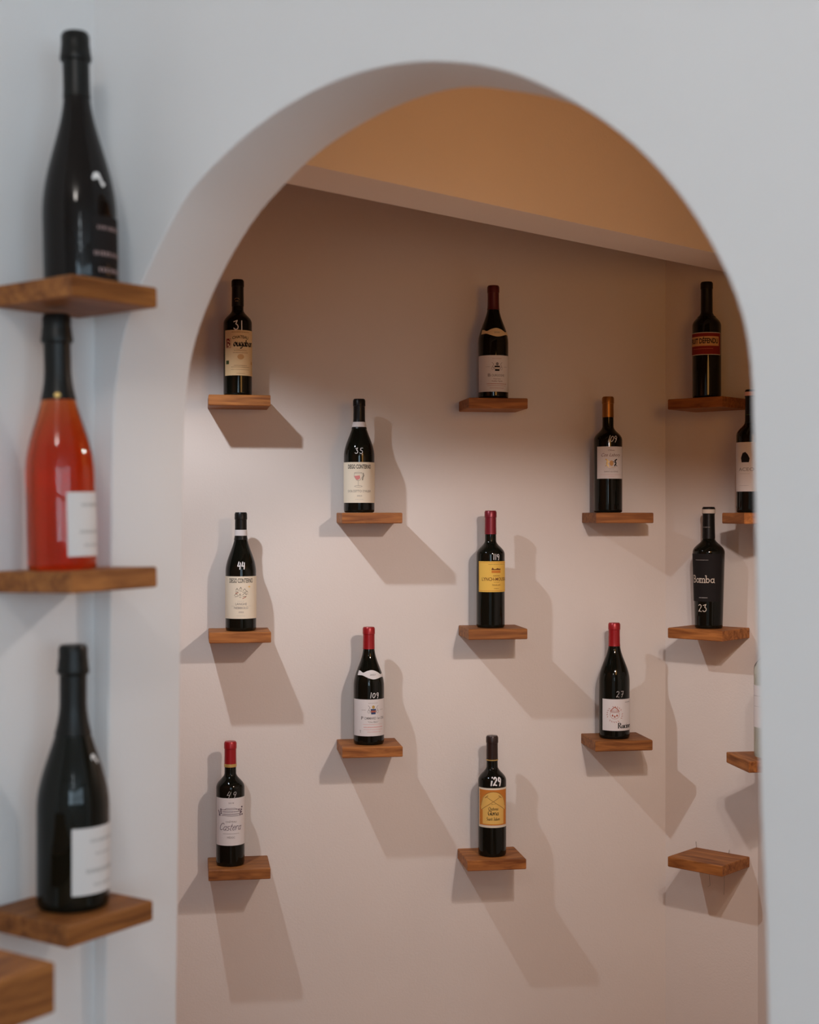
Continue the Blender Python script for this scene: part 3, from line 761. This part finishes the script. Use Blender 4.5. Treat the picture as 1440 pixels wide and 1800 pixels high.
# --- bottle 129
b = mk('c3r5', 865.3, 1294, 24.8, 'bordeaux', 5, 'brown-capped bottle marked 129 with an ornate gold label')
b.capsule(.795, 'brown_foil', rings=((.797, .806, 'gold', 'gold_ring'),)); b.label(1386, 1455.5, 72, 'cream_paper'); h = b.lh; w_ = b.lw
b.art(rect(-w_ * .46, w_ * .46, -h * .455, h * .455, 20), 'orange_print', 'border')
inner = [(-w_ * .33, -h * .40), (w_ * .33, -h * .40), (w_ * .33, 0)] + arcp(0, h * .05, w_ * .38, h * .36, 0, 180, 16) + [(-w_ * .33, 0)]
n_ = 14
pl = []
for i in range(n_):
    x0, x1 = -w_ * .38 + w_ * .76 * i / n_, -w_ * .38 + w_ * .76 * (i + 1) / n_
    f_ = lambda x: h * .05 + h * .36 * math.sqrt(max(0, 1 - (x / (w_ * .381)) ** 2))
    pl.append([(x0, -h * .05), (x1, -h * .05), (x1, f_(x1)), (x0, f_(x0))])
    y0, y1 = x0 * .84, x1 * .84
    pl.append([(y0, -h * .41), (y1, -h * .41), (y1, -h * .05), (y0, -h * .05)])
b.art(pl, 'gold_paper', 'arched_field', 1)
b.art(stroke(arcp(0, h * .05, w_ * .36, h * .36, 0, 180, 16), .0009), 'brown_print', 'arch_line', 2)
b.art(stroke([(-w_ * .35, -h * .05), (w_ * .2, h * .28)], .0010) + stroke([(w_ * .35, -h * .05), (-w_ * .2, h * .28)], .0010) + stroke([(-w_ * .24, h * .25), (-w_ * .15, h * .31)], .0013) + stroke([(w_ * .24, h * .25), (w_ * .15, h * .31)], .0013), 'brown_print', 'crossed_canes', 2)
b.art(rect(-w_ * .46, w_ * .46, -h * .462, -h * .44, 20), 'off_white_print', 'rule', 2)
rr2 = random.Random(9); orn = []
for s in (-1, 1):
    for k in range(9): orn += stroke(arcp(s * w_ * .42, h * (.38 - .095 * k), .0016, .0022, rr2.uniform(0, 90), 300, 6), .0007)
b.art(orn, 'tan_print', 'ornament', 1)
b.art(pen('Chateau', .0085, 0, -h * .015, wdt=.15, nibang=.7, sx=.82) + pen('Gloria', .0125, 0, -h * .125, wdt=.17, nibang=.7, sx=.82) + pen('Saint-Julien', .0085, 0, -h * .275, wdt=.15, nibang=.7, sx=.80), 'black_print', 'blackletter_name', 2)
b.art(fit('2017', .012, .0028, 0, h * .095), 'brown_print', 'vintage', 2)
b.hand('129', 873, 1374, 14.5, .17, shear=.12, sx=.85, spacing=1.05)

# --- bottle 27
b = mk('c4r4', 1080, 1095.5, 27, 'burgundy', 40, 'bright red-capped bottle marked 27 with a round red seal on its white label')
b.capsule(.80, 'red_foil'); b.label(1229.5, 1285, 88, 'white_paper'); h = b.lh; w_ = b.lw; ox = -.028
seal = stroke(arcp(ox, h * .02, .0125, .0125, 0, 360, 20), .0008)
for k in range(22):
    a = 2 * PI * k / 22
    if k % 6 != 1: seal += stroke([(ox + .0195 * math.cos(a), h * .02 + .0195 * math.sin(a)), (ox + .0225 * math.cos(a + .1), h * .02 + .0225 * math.sin(a + .1))], .0013)
seal += stroke([(ox - .012, h * .12), (ox - .006, h * .20), (ox, h * .25), (ox + .006, h * .20), (ox + .012, h * .12)], .0022)
for dx, dy in ((-.006, -.02), (.006, -.02), (0, -.055)): seal += [[(ox + dx, h * (dy + .05)), (ox + dx + .0026, h * dy), (ox + dx, h * (dy - .035)), (ox + dx - .0026, h * dy)]]
for dx in (-.007, -.002, .003, .008): seal += stroke(arcp(ox + dx, h * .10, .002, .0025, 0, 360, 7), .0008)
b.art(seal, 'dull_red_print', 'seal')
b.art(pen('Racines', .0150, .006, -h * .335, wdt=.19, nibang=0.0, sx=.95, slab_=True), 'black_print', 'name'); b.art(micro(.02, .012, h * .40, .0014, 3, .0007), 'grey_print', 'small_print')
b.hand('27', 1090.5, 1220.5, 11, .08, shear=.1, spacing=1.1, m='light_grey_print')

# --- clear bottle, mostly hidden by the arch
b = mk('s4', 1352, 1085, 26, 'bordeaux', -40, 'clear pale bottle with a white label on the side wall, half hidden by the arch', off=.062, glass='clear')
b.capsule(.75, 'white_paper'); b.label(1207, 1281, 80, 'white_paper'); h = b.lh
b.art(micro(.05, 0, h * .25, .002, 3) + micro(.04, 0, 0, .0014, 4), 'light_grey_print', 'small_print')

# ------------------------------------------------------------------ sparkling wines on the left wall
GS = 'sparkling wine bottles on the left wall shelves'
def front(px, Z): return Vector(((px - 720) / FPX * Z, Z))
def collar(b, m, zfrac):
    c = b.capsule(zfrac, m)
    P = [(b.rn * 1.0, b.H * .885), (b.rn * 1.22, b.H * .893), (b.rn * 1.26, b.H * .905), (b.rn * 1.2, b.H * .918), (b.rn * 1.14, b.H * .95)]
    lathe('wire_collar', P, M[m], c, n=32, cap_top=False, cap_bot=False)
    return c
# dark one on the top shelf
b = Bottle('sparkling_bottle', 'slender', front(143, 1.812), 0.2815, .315, .0460, 58, 'tall dark sparkling wine bottle with a black label', rn=.0158, glass='glass_b', tilt=-1.4, group=GS)
collar(b, 'black_foil', .745); b.label(376, 488, 41, 'black_paper'); h = b.lh
b.art(micro(.050, 0, h * .31, .0045, 3, .0022) + micro(.060, 0, -h * .10, .0050, 4, .0022) + micro(.048, 0, -h * .36, .0050, 5, .0022), 'dusty_pink_print', 'small_print')
b.hand('~', 178, 313, 25, .24, shear=.0)
# rose one on the middle shelf
b = Bottle('sparkling_bottle', 'champagne', front(110, 1.812), -.0725, .318, .0425, 62, 'rose sparkling wine bottle glowing orange red with a white label', rn=.0160, glass='rose', tilt=-1.4, group=GS)
collar(b, 'black_foil', .665); b.label(866, 980, 53, 'white_paper'); h = b.lh
b.art(micro(.040, 0, h * .30, .004, 3, .0012) + micro(.046, 0, -h * .12, .004, 4, .0012) + micro(.034, 0, -h * .33, .003, 5, .0012), 'light_grey_print', 'small_print')
b.wrap(ell(0, 0, .004, .003), 'foil_seal', 'gold', b.root, .0012, -b.phi - .05, b.zpx(692), rad(b.P, b.zpx(692)))
# green one on the low shelf
b = Bottle('sparkling_bottle', 'champagne', front(128.5, 1.812), -.491, .324, .0450, 56, 'dark green sparkling wine bottle with a white label', rn=.0160, glass='glass', group=GS)
collar(b, 'black_foil', .66); b.label(1459, 1577, 58, 'white_paper'); h = b.lh
b.art(micro(.046, 0, h * .30, .004, 3, .0012) + micro(.03, 0, h * .10, .003, 6, .0012) + micro(.056, 0, -h * .15, .005, 4, .0012) + micro(.036, 0, -h * .36, .003, 5, .0012), 'light_grey_print', 'small_print')
b.hand('~', 166, 1343, 16, .26, shear=.0)
